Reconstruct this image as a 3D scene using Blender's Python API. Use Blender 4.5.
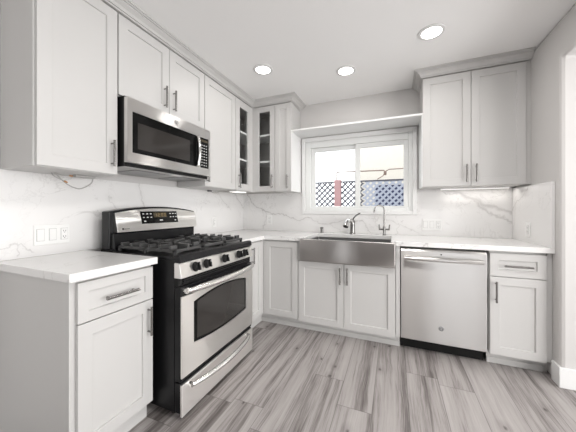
import bpy, bmesh, math, random
from mathutils import Vector, Matrix
random.seed(7)
for o in list(bpy.data.objects): bpy.data.objects.remove(o)
S = bpy.context.scene
COL = S.collection
PI = math.pi

# ------------------------------------------------------------------ camera
cam_d = bpy.data.cameras.new('camera')
cam_d.sensor_fit = 'HORIZONTAL'; cam_d.sensor_width = 36.0
cam_d.lens = 256.77 / 576 * 36.0
cam_d.shift_y = -6.17 / 576
cam_d.clip_start = 0.05
cam = bpy.data.objects.new('camera', cam_d); COL.objects.link(cam)
cam.location = (1.880, -2.986, 1.1794)
cam.rotation_euler = (PI / 2, 0, 0.3920)
S.camera = cam

# ------------------------------------------------------------------ world, lights, exposure
S.view_settings.view_transform = 'Standard'
S.view_settings.look = 'None'
S.view_settings.gamma = 1.0
S.view_settings.use_curve_mapping = False
S.view_settings.exposure = 0.36
W = bpy.data.worlds.new('world'); S.world = W; W.use_nodes = True
bg = W.node_tree.nodes['Background']
bg.inputs['Color'].default_value = (0.97, 0.985, 1.0, 1)
bg.inputs['Strength'].default_value = 1.9


def area(name, loc, rot, sx, sy, power, color=(1, 1, 1), shape='RECTANGLE', spread=PI):
    d = bpy.data.lights.new(name, 'AREA'); d.shape = shape; d.size = sx
    if shape in ('RECTANGLE', 'ELLIPSE'): d.size_y = sy
    d.energy = power; d.color = color; d.spread = spread
    o = bpy.data.objects.new(name, d); COL.objects.link(o)
    o.location = loc; o.rotation_euler = rot
    return o


sun_d = bpy.data.lights.new('sun', 'SUN'); sun_d.energy = 0.9; sun_d.angle = math.radians(2); sun_d.color = (1.0, 0.96, 0.90)
sun = bpy.data.objects.new('sun', sun_d); COL.objects.link(sun); sun.rotation_euler = (math.radians(32), 0, math.radians(6))
area('front_fill', (2.1, -1.95, 2.445), (0, 0, 0), 0.4, 0.4, 15, (1.0, 0.975, 0.95), 'DISK')  # added fill under the ceiling, brightens the back-run fronts
dl = area('daylight_from_next_room', (5.9, -4.2, 1.2), (0, 0, 0), 2.4, 1.8, 110, (1.0, 0.985, 0.965))
dl.rotation_euler = (Vector((1.0, -0.8, 1.1)) - dl.location).to_track_quat('-Z', 'Y').to_euler()
area('side_ceiling_fill', (5.6, -1.7, 1.0), (0, math.radians(90 + 45), 0), 1.6, 2.6, 42, (1.0, 0.99, 0.98))  # side daylight panel, tilted up as added fill for the ceiling

# ------------------------------------------------------------------ node helpers
def mat(name, color=(0.8, 0.8, 0.8), rough=0.5, metal=0.0, spec=0.5, **kw):
    m = bpy.data.materials.new(name); m.use_nodes = True
    b = m.node_tree.nodes['Principled BSDF']
    b.inputs['Base Color'].default_value = (*color, 1)
    b.inputs['Roughness'].default_value = rough
    b.inputs['Metallic'].default_value = metal
    b.inputs['Specular IOR Level'].default_value = spec
    for k, v in kw.items():
        b.inputs[k.replace('_', ' ')].default_value = v
    return m


class NT:
    def __init__(s, m):
        s.m = m; s.t = m.node_tree; s.n = s.t.nodes; s.b = s.n['Principled BSDF']
    def add(s, typ, ins=None, **props):
        n = s.n.new(typ)
        for k, v in props.items(): setattr(n, k, v)
        for k, v in (ins or {}).items(): s.set(n.inputs[k], v)
        return n
    def set(s, sock, v):
        if isinstance(v, bpy.types.NodeSocket): s.t.links.new(v, sock)
        elif isinstance(v, bpy.types.Node): s.t.links.new(v.outputs[0], sock)
        else: sock.default_value = v
    def math(s, op, a, b=None, c=None, clamp=False):
        n = s.n.new('ShaderNodeMath'); n.operation = op; n.use_clamp = clamp
        for i, v in enumerate((a, b, c)):
            if v is not None: s.set(n.inputs[i], v)
        return n.outputs[0]
    def vec(s, op, a, b=None, scale=None):
        n = s.n.new('ShaderNodeVectorMath'); n.operation = op
        s.set(n.inputs[0], a)
        if b is not None: s.set(n.inputs[1], b)
        if scale is not None: s.set(n.inputs['Scale'], scale)
        return n.outputs['Value'] if op in ('LENGTH', 'DOT_PRODUCT', 'DISTANCE') else n.outputs['Vector']
    def pos(s): return s.add('ShaderNodeNewGeometry').outputs['Position']
    def noise(s, v, scale, detail=4, rough=0.55, dist=0.0):
        return s.add('ShaderNodeTexNoise', {'Vector': v, 'Scale': scale, 'Detail': detail, 'Roughness': rough, 'Distortion': dist})
    def ramp(s, f, stops):
        n = s.n.new('ShaderNodeValToRGB'); s.set(n.inputs['Fac'], f)
        e = n.color_ramp.elements
        while len(e) < len(stops): e.new(0.5)
        for k, (p, c) in zip(e, stops):
            k.position = p; k.color = (*c, 1) if len(c) == 3 else c
        return n.outputs['Color']
    def mix(s, f, a, b, blend='MIX'):
        n = s.n.new('ShaderNodeMix'); n.data_type = 'RGBA'; n.blend_type = blend
        s.set(n.inputs[0], f); s.set(n.inputs[6], a); s.set(n.inputs[7], b)
        return n.outputs[2]
    def bump(s, h, strength, dist=0.002):
        n = s.add('ShaderNodeBump', {'Height': h, 'Strength': strength, 'Distance': dist})
        s.set(s.b.inputs['Normal'], n.outputs[0])


def paint(name, color, rough=0.45, bump=0.06, scale=140):
    m = mat(name, color, rough); t = NT(m)
    p = t.pos()
    n = t.noise(p, 2.2, 3)
    c2 = tuple(x * 0.975 for x in color)
    t.set(t.b.inputs['Base Color'], t.mix(n.outputs['Fac'], (*color, 1), (*c2, 1)))
    t.bump(t.noise(p, scale, 3).outputs['Fac'], bump, 0.001)
    return m


ROT = 0.25
def stainless(name, color=(0.58, 0.575, 0.57), rough=0.30, axis=2, aniso=1.0, streak=0.03):
    """Brushed steel. axis: the direction across the grain lines along which reflections smear."""
    m = mat(name, color, rough, 1.0); t = NT(m)
    sc = [600.0, 600.0, 600.0]; sc[axis] = 1500.0
    for i in range(3):
        if i != axis: sc[i] = 4.0
    v = t.vec('MULTIPLY', t.pos(), tuple(sc))
    n = t.noise(v, 1.0, 2)
    r = t.math('MULTIPLY_ADD', n.outputs['Fac'], streak, rough - streak / 2)
    t.set(t.b.inputs['Roughness'], r)
    t.b.inputs['Anisotropic'].default_value = aniso
    t.b.inputs['Anisotropic Rotation'].default_value = ROT
    tg = t.add('ShaderNodeTangent', direction_type='RADIAL', axis='Z')
    t.set(t.b.inputs['Tangent'], tg.outputs[0])
    return m


def veined(name, base, plane, segs, cloud=0.0, fine=0.5, rough=0.18):
    """Pale quartz with grey veins. plane: 'x' or 'y' (wall normal) or 'z'. segs: list of (polyline, width, strength)."""
    m = mat(name, base, rough); t = NT(m)
    p = t.pos()
    n1 = t.noise(p, 9.0, 5, 0.6); n2 = t.noise(p, 45.0, 3)
    d1 = t.vec('SCALE', t.vec('SUBTRACT', n1.outputs['Color'], (0.5, 0.5, 0.5)), scale=0.11)
    d2 = t.vec('SCALE', t.vec('SUBTRACT', n2.outputs['Color'], (0.5, 0.5, 0.5)), scale=0.02)
    q = t.vec('ADD', t.vec('ADD', p, d1), d2)
    mask = {'x': (0, 1, 1), 'y': (1, 0, 1), 'z': (1, 1, 0)}[plane]
    q = t.vec('MULTIPLY', q, mask)
    def w3(a):
        return {'x': Vector((0, a[0], a[1])), 'y': Vector((a[0], 0, a[1])), 'z': Vector((a[0], a[1], 0))}[plane]
    total = None
    for pts, width, strength in segs:
        dmin = None
        for a, b in zip(pts[:-1], pts[1:]):
            A, B = w3(a), w3(b); ba = B - A
            pa = t.vec('SUBTRACT', q, tuple(A))
            h = t.math('DIVIDE', t.vec('DOT_PRODUCT', pa, tuple(ba)), max(ba.length_squared, 1e-6), clamp=True)
            dd = t.vec('DISTANCE', pa, t.vec('SCALE', tuple(ba), scale=h))
            dmin = dd if dmin is None else t.math('MINIMUM', dmin, dd)
        # a soft body and a sharp core
        wv = t.math('MULTIPLY_ADD', n1.outputs['Fac'], width * 1.4, width * 0.3)
        core = t.math('SUBTRACT', 1.0, t.math('DIVIDE', dmin, wv), clamp=True)
        halo = t.math('SUBTRACT', 1.0, t.math('DIVIDE', dmin, width * 7), clamp=True)
        k = t.math('ADD', t.math('MULTIPLY', core, strength), t.math('MULTIPLY', halo, strength * 0.22))
        total = k if total is None else t.math('MAXIMUM', total, k)
    # fine random threads
    fw = t.noise(p, 2.6, 6, 0.62, 0.6)
    thread = t.math('SUBTRACT', 1.0, t.math('MULTIPLY', t.math('ABSOLUTE', t.math('SUBTRACT', fw.outputs['Fac'], 0.52)), 90.0), clamp=True)
    thread = t.math('MULTIPLY', thread, t.math('MULTIPLY', t.math('SUBTRACT', t.noise(p, 1.7, 2).outputs['Fac'], 0.42, clamp=True), fine * 3.0))
    total = thread if total is None else t.math('MAXIMUM', total, thread)
    total = t.math('MINIMUM', total, 1.0)
    cl = t.math('MULTIPLY', t.noise(p, 3.1, 4).outputs['Fac'], cloud)
    c = t.mix(cl, (*base, 1), tuple(x * 0.86 for x in base) + (1,))
    c = t.mix(total, c, (0.27, 0.255, 0.245, 1))
    t.set(t.b.inputs['Base Color'], c)
    return m


# ------------------------------------------------------------------ materials
M = {}
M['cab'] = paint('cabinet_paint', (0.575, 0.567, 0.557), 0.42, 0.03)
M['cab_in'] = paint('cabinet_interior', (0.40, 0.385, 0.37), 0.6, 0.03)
M['wall'] = paint('wall_paint', (0.60, 0.585, 0.575), 0.6, 0.12, 90)
M['ring'] = mat('lamp_trim', (0.72, 0.715, 0.71), 0.5)
M['wall_dark'] = paint('reflection_dark_wall', (0.09, 0.085, 0.082), 0.6, 0.12, 90)  # invented dark tone for the unseen wall, deepens reflections and cuts bounce
M['ceil'] = paint('ceiling_paint', (0.91, 0.905, 0.90), 0.7, 0.08, 90)
M['trim'] = paint('trim_white', (0.80, 0.80, 0.795), 0.4, 0.02)
M['vinyl'] = mat('window_vinyl', (0.80, 0.81, 0.80), 0.35)
M['plate'] = mat('white_plastic', (0.82, 0.82, 0.81), 0.35)
M['slot'] = mat('outlet_slot', (0.10, 0.10, 0.10), 0.5)
M['plate_gap'] = mat('plate_shadow_line', (0.45, 0.45, 0.44), 0.5)
M['black'] = mat('range_black_enamel', (0.008, 0.008, 0.009), 0.30, 0.0, 0.22)
M['black_matte'] = mat('black_plastic', (0.008, 0.008, 0.008), 0.45, 0.0, 0.25)
M['iron'] = mat('cast_iron', (0.05, 0.05, 0.05), 0.36)
M['dglass'] = mat('dark_oven_glass', (0.006, 0.006, 0.006), 0.05, 0.0, 0.15)
M['dglass2'] = mat('oven_window_glass', (0.03, 0.027, 0.025), 0.06, 0.0, 0.5)
M['steel'] = stainless('brushed_steel', (0.68, 0.665, 0.65), 0.30)
M['steel_range'] = stainless('range_steel', (0.86, 0.845, 0.825), 0.36)
M['steel_drawer'] = stainless('drawer_steel', (0.92, 0.90, 0.88), 0.5, aniso=0.6)
M['steel_sink'] = stainless('sink_steel', (0.48, 0.46, 0.448), 0.30)
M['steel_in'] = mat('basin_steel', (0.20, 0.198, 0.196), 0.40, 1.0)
M['chrome'] = mat('polished_chrome', (0.62, 0.61, 0.60), 0.12, 1.0)
M['nickel'] = mat('brushed_nickel_pull', (0.27, 0.262, 0.255), 0.24, 1.0)
M['handle_steel'] = mat('satin_steel_handle', (0.82, 0.81, 0.795), 0.27, 1.0)
M['chrome_dark'] = mat('brushed_nickel_faucet', (0.24, 0.236, 0.232), 0.18, 1.0)
M['under'] = mat('grey_metal_underside', (0.42, 0.41, 0.40), 0.4, 0.3)
M['badge'] = mat('badge_grey', (0.20, 0.20, 0.205), 0.3, 0.8)
M['rubber'] = mat('rubber', (0.02, 0.02, 0.02), 0.7)
M['cable'] = mat('grey_cable', (0.42, 0.41, 0.40), 0.5)
M['copper'] = mat('copper_ends', (0.45, 0.22, 0.08), 0.4, 0.3)
M['keys'] = mat('key_print', (0.62, 0.62, 0.62), 0.5)
M['burner_cap'] = mat('burner_cap', (0.02, 0.02, 0.02), 0.45)
M['alu'] = mat('burner_aluminium', (0.35, 0.345, 0.34), 0.4, 1.0)

m = mat('clear_glass', (1, 1, 1), 0.0); t = NT(m)
tr = t.add('ShaderNodeBsdfTransparent', {'Color': (0.96, 0.97, 0.97, 1)})
gl = t.add('ShaderNodeBsdfGlossy', {'Roughness': 0.02, 'Color': (0.9, 0.9, 0.9, 1)})
fr = t.add('ShaderNodeFresnel', {'IOR': 1.45})
fg = t.math('MULTIPLY', fr.outputs[0], t.math('SUBTRACT', 1.0, t.add('ShaderNodeNewGeometry').outputs['Backfacing']))
mx = t.add('ShaderNodeMixShader', {0: fg, 1: tr.outputs[0], 2: gl.outputs[0]})
t.set(t.n['Material Output'].inputs['Surface'], mx.outputs[0]); M['glass'] = m

m = mat('display_amber', (0.03, 0.028, 0.02), 0.2)
m.node_tree.nodes['Principled BSDF'].inputs['Emission Color'].default_value = (0.55, 0.36, 0.14, 1)
m.node_tree.nodes['Principled BSDF'].inputs['Emission Strength'].default_value = 0.05
M['lcd'] = m
m = mat('lit_digits', (0.22, 0.15, 0.06), 0.4)
m.node_tree.nodes['Principled BSDF'].inputs['Emission Color'].default_value = (0.9, 0.55, 0.18, 1)
m.node_tree.nodes['Principled BSDF'].inputs['Emission Strength'].default_value = 0.10
M['digits'] = m
m = mat('lamp_lens', (1, 1, 1), 0.5)
m.node_tree.nodes['Principled BSDF'].inputs['Emission Color'].default_value = (1, 0.97, 0.93, 1)
m.node_tree.nodes['Principled BSDF'].inputs['Emission Strength'].default_value = 6.0
M['lens'] = m
m = mat('led_strip', (1, 1, 1), 0.5)
m.node_tree.nodes['Principled BSDF'].inputs['Emission Color'].default_value = (1, 0.97, 0.92, 1)
m.node_tree.nodes['Principled BSDF'].inputs['Emission Strength'].default_value = 0.9
M['led'] = m

# floor: grey-brown wood planks running away from the camera
def plank_floor():
    m = mat('grey_oak_planks', (0.3, 0.28, 0.26), 0.42); t = NT(m)
    p = t.pos()
    sx = t.add('ShaderNodeSeparateXYZ', {0: p})
    X, Y = sx.outputs['X'], sx.outputs['Y']
    PW, PL = 0.20, 1.22
    u = t.math('DIVIDE', t.math('ADD', X, 0.04), PW)
    row = t.math('FLOOR', u)
    fu = t.math('FRACT', u)
    off = t.math('FRACT', t.math('MULTIPLY', t.math('SINE', t.math('MULTIPLY', row, 12.9898)), 43758.5453))
    v = t.math('ADD', t.math('DIVIDE', Y, PL), off)
    colr = t.math('FLOOR', v); fv = t.math('FRACT', v)
    wn = t.add('ShaderNodeTexWhiteNoise', {'Vector': t.add('ShaderNodeCombineXYZ', {0: row, 1: colr}).outputs[0]}, noise_dimensions='3D')
    rnd = wn.outputs['Value']
    # per-plank shifted grain coordinates
    shift = t.vec('SCALE', wn.outputs['Color'], scale=17.0)
    q = t.vec('ADD', p, shift)
    warp = t.noise(t.vec('MULTIPLY', q, (3.0, 0.7, 1)), 1.6, 3)
    q2 = t.vec('ADD', q, t.vec('MULTIPLY', t.vec('SUBTRACT', warp.outputs['Color'], (0.5, 0.5, 0.5)), (0.07, 0.0, 0.0)))
    broad = t.noise(t.vec('MULTIPLY', q2, (13.0, 0.55, 1)), 1.0, 4, 0.6)
    grain = t.noise(t.vec('MULTIPLY', q2, (60.0, 1.6, 1)), 1.0, 5, 0.7)
    fine = t.noise(t.vec('MULTIPLY', q2, (220.0, 6.0, 1)), 1.0, 3, 0.7)
    f = t.math('ADD', t.math('MULTIPLY', broad.outputs['Fac'], 0.72), t.math('ADD', t.math('MULTIPLY', grain.outputs['Fac'], 0.40), t.math('MULTIPLY', fine.outputs['Fac'], 0.24)))
    f = t.math('ADD', f, t.math('MULTIPLY_ADD', rnd, 0.10, -0.095))
    c = t.ramp(f, [(0.47, (0.095, 0.082, 0.078)), (0.56, (0.215, 0.195, 0.188)), (0.65, (0.35, 0.325, 0.316)), (0.80, (0.43, 0.405, 0.394))])
    # knots
    kv = t.vec('MULTIPLY', t.vec('ADD', q2, t.vec('SCALE', grain.outputs['Color'], scale=0.03)), (4.2, 2.6, 0))
    vor = t.add('ShaderNodeTexVoronoi', {'Vector': kv, 'Scale': 1.0, 'Randomness': 1.0}, voronoi_dimensions='2D')
    sel = t.math('GREATER_THAN', t.add('ShaderNodeSeparateColor', {0: vor.outputs['Color']}).outputs[0], 0.45)
    knot = t.math('MULTIPLY', t.math('SUBTRACT', 1.0, t.math('DIVIDE', vor.outputs['Distance'], 0.055), clamp=True), sel)
    ring = t.math('MULTIPLY', t.math('SUBTRACT', 1.0, t.math('DIVIDE', vor.outputs['Distance'], 0.20), clamp=True), sel)
    c = t.mix(t.math('MULTIPLY', ring, 0.35), c, (0.12, 0.105, 0.098, 1))
    c = t.mix(t.math('MULTIPLY', knot, 1.0, clamp=True), c, (0.05, 0.042, 0.038, 1))
    # seams
    eu = t.math('MULTIPLY', t.math('MINIMUM', fu, t.math('SUBTRACT', 1.0, fu)), PW)
    ev = t.math('MULTIPLY', t.math('MINIMUM', fv, t.math('SUBTRACT', 1.0, fv)), PL)
    e = t.math('MINIMUM', eu, ev)
    seam = t.math('SUBTRACT', 1.0, t.math('DIVIDE', e, 0.0028), clamp=True)
    c = t.mix(t.math('MULTIPLY', seam, 0.75), c, (0.07, 0.062, 0.058, 1))
    t.set(t.b.inputs['Base Color'], c)
    t.set(t.b.inputs['Roughness'], t.math('MULTIPLY_ADD', grain.outputs['Fac'], 0.2, 0.34))
    h = t.math('SUBTRACT', t.math('MULTIPLY', fine.outputs['Fac'], 0.25), seam)
    t.bump(h, 0.25, 0.002)
    return m
M['floor'] = plank_floor()

QB = (0.80, 0.792, 0.785)
M['splash_back'] = veined('marble_back', QB, 'y', [
    ([(0.00, 1.47), (0.05, 1.406), (0.156, 1.244), (0.349, 1.151), (0.577, 1.126), (0.806, 1.041), (0.93, 1.09)], 0.007, 0.55),
    ([(0.349, 1.151), (0.335, 1.03), (0.31, 0.93)], 0.005, 0.30),
    ([(0.78, 1.43), (0.82, 1.34), (0.86, 1.27)], 0.006, 0.45),
    ([(0.93, 1.09), (1.06, 1.03), (1.18, 1.01), (1.36, 1.07), (1.55, 1.04), (1.65, 0.94)], 0.006, 0.38),
    ([(1.18, 1.01), (1.30, 0.93)], 0.005, 0.30), ([(1.65, 1.1), (1.84, 1.06), (2.0, 0.99), (2.12, 0.94)], 0.005, 0.28),
    ([(2.10, 1.37), (2.20, 1.41), (2.308, 1.395), (2.48, 1.345), (2.643, 1.245), (2.798, 1.178), (2.90, 1.15)], 0.030, 0.36),
    ([(2.32, 1.37), (2.40, 1.33), (2.47, 1.345)], 0.008, 0.40),
    ([(2.48, 1.345), (2.562, 1.284), (2.721, 1.149), (2.90, 1.06)], 0.015, 0.36),
    ([(2.643, 1.245), (2.72, 1.149)], 0.005, 0.3)], 0.25, 0.5)
M['splash_left'] = veined('marble_left', QB, 'x', [
    ([(-2.40, 0.985), (-2.329, 0.982), (-2.284, 1.003), (-2.232, 0.965), (-2.20, 0.93)], 0.005, 0.32),
    ([(-2.27, 1.0), (-2.26, 0.935)], 0.005, 0.3),
    ([(-1.56, 1.43), (-1.531, 1.339), (-1.513, 1.235), (-1.46, 1.1)], 0.006, 0.38),
    ([(-0.80, 1.45), (-0.70, 1.40), (-0.55, 1.37), (-0.40, 1.25), (-0.30, 1.18)], 0.006, 0.32),
    ([(-0.30, 1.43), (-0.20, 1.37), (-0.097, 1.269), (0.0, 1.19)], 0.006, 0.5),
    ([(-1.78, 1.28), (-1.70, 1.16), (-1.5, 1.06)], 0.005, 0.25)], 0.25, 0.45)
M['splash_right'] = veined('marble_right', QB, 'x', [
    ([(0.0, 1.18), (-0.06, 1.223), (-0.2, 1.289), (-0.36, 1.385)], 0.006, 0.40),
    ([(-0.03, 1.0), (-0.10, 1.3)], 0.004, 0.25)], 0.25, 0.4)
M['quartz'] = veined('quartz_top', (0.80, 0.792, 0.785), 'z', [
    ([(1.90, -0.66), (2.02, -0.60), (2.12, -0.655), (2.3, -0.5)], 0.006, 0.4),
    ([(0.7, -0.60), (0.86, -0.63), (1.0, -0.5)], 0.006, 0.4)], 0.2, 0.9)

m = mat('stucco_cream', (0.80, 0.74, 0.66), 0.9); t = NT(m)
n = t.noise(t.pos(), 14, 5)
t.set(t.b.inputs['Base Color'], t.mix(n.outputs['Fac'], (0.72, 0.685, 0.625, 1), (0.66, 0.62, 0.555, 1)))
t.bump(t.noise(t.pos(), 60, 4).outputs['Fac'], 0.4, 0.01); M['stucco'] = m
M['white_ext'] = paint('exterior_white', (0.86, 0.87, 0.88), 0.8, 0.2, 30)
M['lattice_dark'] = paint('backlit_lattice', (0.10, 0.10, 0.125), 0.8, 0.2, 60)  # slats against a bright background, their backlit darkness put into the colour
M['lattice_pale'] = paint('sky_lit_lattice', (0.44, 0.475, 0.57), 0.8, 0.2, 60)  # the same slats with the bluish sky light put into the colour
M['redpost'] = paint('reddish_post', (0.50, 0.30, 0.31), 0.8, 0.2, 60)
M['lattice_backing'] = paint('dark_blue_backing', (0.05, 0.06, 0.13), 0.8, 0.2, 40)
M['pipe'] = mat('brown_pipe', (0.24, 0.17, 0.14), 0.6)
M['ground'] = paint('concrete_ground', (0.5, 0.49, 0.47), 0.9, 0.3, 20)

# ------------------------------------------------------------------ geometry helpers
def box(bm, x0, x1, y0, y1, z0, z1):
    vs = [bm.verts.new((x, y, z)) for x in (x0, x1) for y in (y0, y1) for z in (z0, z1)]
    for f in ((0, 1, 3, 2), (4, 6, 7, 5), (0, 4, 5, 1), (2, 3, 7, 6), (0, 2, 6, 4), (1, 5, 7, 3)):
        bm.faces.new([vs[i] for i in f])


def BX(*a):
    bm = bmesh.new(); box(bm, *a); return bm


def prism(bm, pts, axis, a, b):
    """Extrude the 2D polygon pts along axis ('x','y','z') from a to b."""
    def mk(p, h):
        return {'x': (h, p[0], p[1]), 'y': (p[0], h, p[1]), 'z': (p[0], p[1], h)}[axis]
    A = [bm.verts.new(mk(p, a)) for p in pts]; B = [bm.verts.new(mk(p, b)) for p in pts]
    n = len(pts)
    bm.faces.new(A); bm.faces.new(B)
    for i in range(n):
        bm.faces.new((A[i], A[(i + 1) % n], B[(i + 1) % n], B[i]))


def tube(bm, pts, r, seg=10, cap=True):
    pts = [Vector(p) for p in pts]
    rs = r if isinstance(r, (list, tuple)) else [r] * len(pts)
    rings = []; up = None
    for i, p in enumerate(pts):
        d = (pts[min(i + 1, len(pts) - 1)] - pts[max(i - 1, 0)]).normalized()
        if up is None:
            up = d.cross(Vector((0, 0, 1)))
            if up.length < 1e-3: up = d.cross(Vector((0, 1, 0)))
            up.normalize()
        else:
            up = (up - d * up.dot(d)).normalized()
        s = d.cross(up)
        rings.append([bm.verts.new(p + (up * math.cos(k * 2 * PI / seg) + s * math.sin(k * 2 * PI / seg)) * rs[i]) for k in range(seg)])
    for a, b in zip(rings[:-1], rings[1:]):
        for k in range(seg):
            bm.faces.new((a[k], a[(k + 1) % seg], b[(k + 1) % seg], b[k]))
    if cap:
        bm.faces.new(rings[0]); bm.faces.new(rings[-1])


def lathe(bm, prof, c=(0, 0, 0), axis='z', seg=28):
    """prof: (radius, height) pairs along axis from c."""
    rings = []
    for r, h in prof:
        ring = []
        for k in range(seg):
            a = 2 * PI * k / seg; u, v = r * math.cos(a), r * math.sin(a)
            p = {'z': (u, v, h), 'x': (h, u, v), 'y': (u, h, v)}[axis]
            ring.append(bm.verts.new(Vector(c) + Vector(p)))
        rings.append(ring)
    for a, b in zip(rings[:-1], rings[1:]):
        for k in range(seg):
            bm.faces.new((a[k], a[(k + 1) % seg], b[(k + 1) % seg], b[k]))
    bm.faces.new(rings[0]); bm.faces.new(rings[-1])


def arc(c, r, a0, a1, n, plane='xz'):
    out = []
    for i in range(n + 1):
        a = math.radians(a0 + (a1 - a0) * i / n)
        p = [c[0], c[1], c[2]]
        i0, i1 = 'xyz'.index(plane[0]), 'xyz'.index(plane[1])
        p[i0] += r * math.cos(a); p[i1] += r * math.sin(a)
        out.append(tuple(p))
    return out


def origin(o):
    v = Vector((0, 0, 0))
    while o is not None:
        v += Vector(o.location); o = o.parent
    return v


def obj(name, bm, m, parent=None, bevel=0.0, smooth=False, label=None, loc=None, seg=2):
    """Link a bmesh given in room coordinates as one mesh object."""
    bmesh.ops.recalc_face_normals(bm, faces=bm.faces)
    off = origin(parent) + (Vector(loc) if loc is not None else Vector((0, 0, 0)))
    bmesh.ops.translate(bm, verts=bm.verts, vec=-off)
    me = bpy.data.meshes.new(name); bm.to_mesh(me); bm.free()
    o = bpy.data.objects.new(name, me); COL.objects.link(o)
    me.materials.append(m if not isinstance(m, str) else M[m])
    if loc is not None: o.location = loc
    if parent is not None: o.parent = parent
    if smooth:
        for p in me.polygons: p.use_smooth = True
        me.set_sharp_from_angle(angle=math.radians(40))
    if bevel:
        b = o.modifiers.new('bevel', 'BEVEL'); b.width = bevel; b.segments = seg; b.limit_method = 'ANGLE'; b.angle_limit = math.radians(40)
    if label: o['label'] = label
    return o


def thing(name, label, cat, loc, group=None):
    o = bpy.data.objects.new(name, None); COL.objects.link(o); o.location = loc
    o.empty_display_size = 0.05
    o['label'] = label; o['category'] = cat
    if group: o['group'] = group
    return o


def tag(o, label, cat, group=None):
    o['label'] = label; o['category'] = cat
    if group: o['group'] = group
    return o


def struct(name, bm, m, label=None, bevel=0.0, parent=None):
    o = obj(name, bm, m, parent, bevel)
    o['kind'] = 'structure'
    if label: o['label'] = label
    return o


# door faces: 'L' is on the left run and faces +x (u = y), 'B' is on the back run and faces -y (u = x)
def P3(side, u, z, d):
    return (d, u, z) if side == 'L' else (u, -d, z)


def bx3(bm, side, u0, u1, z0, z1, d0, d1):
    if side == 'L': box(bm, d0, d1, u0, u1, z0, z1)
    else: box(bm, u0, u1, -d1, -d0, z0, z1)


def shaker(side, u0, u1, z0, z1, d, fw=0.060, t=0.019, rec=0.010, panel=True):
    bm = bmesh.new()
    def ring(a, dd):
        return [bm.verts.new(P3(side, u, z, dd)) for u, z in ((u0 + a, z0 + a), (u1 - a, z0 + a), (u1 - a, z1 - a), (u0 + a, z1 - a))]
    b = ring(0, d - t); f = ring(0, d); i = ring(fw, d); r = ring(fw + 0.002, d - rec if panel else d - t)
    def bridge(p, q):
        for k in range(4): bm.faces.new((p[k], p[(k + 1) % 4], q[(k + 1) % 4], q[k]))
    bridge(b, f); bridge(f, i); bridge(i, r)
    if panel:
        bm.faces.new(r); bm.faces.new(b)
    else:
        bridge(r, b)
    return bm


def pull(side, u, z, d, length=0.155, vertical=True, parent=None):
    """Bar pull centred on (u, z) standing off the face at depth d."""
    bm = bmesh.new(); so = 0.030; h = length / 2; k = h - 0.018
    if vertical:
        tube(bm, [P3(side, u, z - h, d + so), P3(side, u, z + h, d + so)], 0.0072, 10)
        for s in (-k, k): tube(bm, [P3(side, u, z + s, d + 0.0005), P3(side, u, z + s, d + so)], 0.0048, 8)
    else:
        tube(bm, [P3(side, u - h, z, d + so), P3(side, u + h, z, d + so)], 0.0072, 10)
        for s in (-k, k): tube(bm, [P3(side, u + s, z, d + 0.0005), P3(side, u + s, z, d + so)], 0.0048, 8)
    return obj('handle', bm, 'nickel', parent, smooth=True)


def door(side, u0, u1, z0, z1, d, root, hu=None, hz=None, glass=False, name='door', fw=0.060):
    o = obj(name, shaker(side, u0, u1, z0, z1, d, fw=fw, panel=not glass), 'cab', root, bevel=0.0012)
    if glass:
        bm = bmesh.new(); bx3(bm, side, u0 + fw - 0.004, u1 - fw + 0.004, z0 + fw - 0.004, z1 - fw + 0.004, d - 0.017, d - 0.013)
        obj('glass_pane', bm, 'glass', o)
    if hu is not None: pull(side, hu, hz, d, parent=o)
    return o


# ------------------------------------------------------------------ dimensions
CZ = 2.455            # ceiling
RW = 2.906            # right wall face
UB, UT, UD = 1.390, 2.392, 0.320     # upper cabinets: bottom, top of doors, door face depth
CT, CTB = 0.914, 0.876               # worktop top and underside
BD = 0.625            # base door face depth

# ------------------------------------------------------------------ setting
struct('floor', BX(-0.15, 6.2, -5.3, 0.15, -0.05, 0.0), 'floor', 'grey-brown wood plank floor with knots')
struct('ceiling', BX(-0.15, 6.2, -5.3, 0.15, CZ, CZ + 0.08), 'ceil', 'smooth white ceiling')
struct('wall_left', BX(-0.15, -0.0125, -5.3, 0.15, 0, CZ), 'wall')
HX0, HX1, HZ0, HZ1 = 0.872, 2.060, 1.165, 2.002
bm = bmesh.new()
box(bm, -0.0125, HX0, 0.0005, 0.15, 0, CZ); box(bm, HX1, 6.2, 0.0005, 0.15, 0, CZ)
box(bm, HX0, HX1, 0.0005, 0.15, 0, HZ0); box(bm, HX0, HX1, 0.0005, 0.15, HZ1, CZ)
struct('wall_back', bm, 'wall')
bm = bmesh.new()
prism(bm, [(0, 0), (-0.712, 0), (-0.712, 2.20), (-5.3, 2.20), (-5.3, CZ), (0, CZ)], 'x', RW, RW + 0.17)
struct('wall_right', bm, 'wall', 'right wall ending in a rounded opening edge', bevel=0.022)
bm = bmesh.new()
box(bm, -0.15, 0.42, -5.45, -5.3, 0, CZ); box(bm, 0.42, 0.78, -5.45, -5.3, 2.08, CZ); box(bm, 0.78, 2.62, -5.45, -5.3, 0, CZ); box(bm, 3.85, 6.2, -5.45, -5.3, 0, CZ); box(bm, 2.62, 3.85, -5.45, -5.3, 2.08, CZ)
struct('wall_front', bm, 'wall_dark')  # out of view; openings added as bright bands for the steel to reflect
struct('wall_light_block', BX(6.2, 6.35, -5.45, -3.4, 0, CZ), 'wall')  # unseen wall stub, added to block sky light from the right
# baseboard wrapping the end of the right wall
bm = bmesh.new()
prism(bm, [(RW + 0.001, -0.628), (RW - 0.014, -0.628), (RW - 0.014, -0.726), (RW + 0.184, -0.726), (RW + 0.184, -0.713), (RW + 0.001, -0.713)], 'z', 0.0, 0.135)
struct('baseboard_right', bm, 'trim', bevel=0.004)

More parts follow.
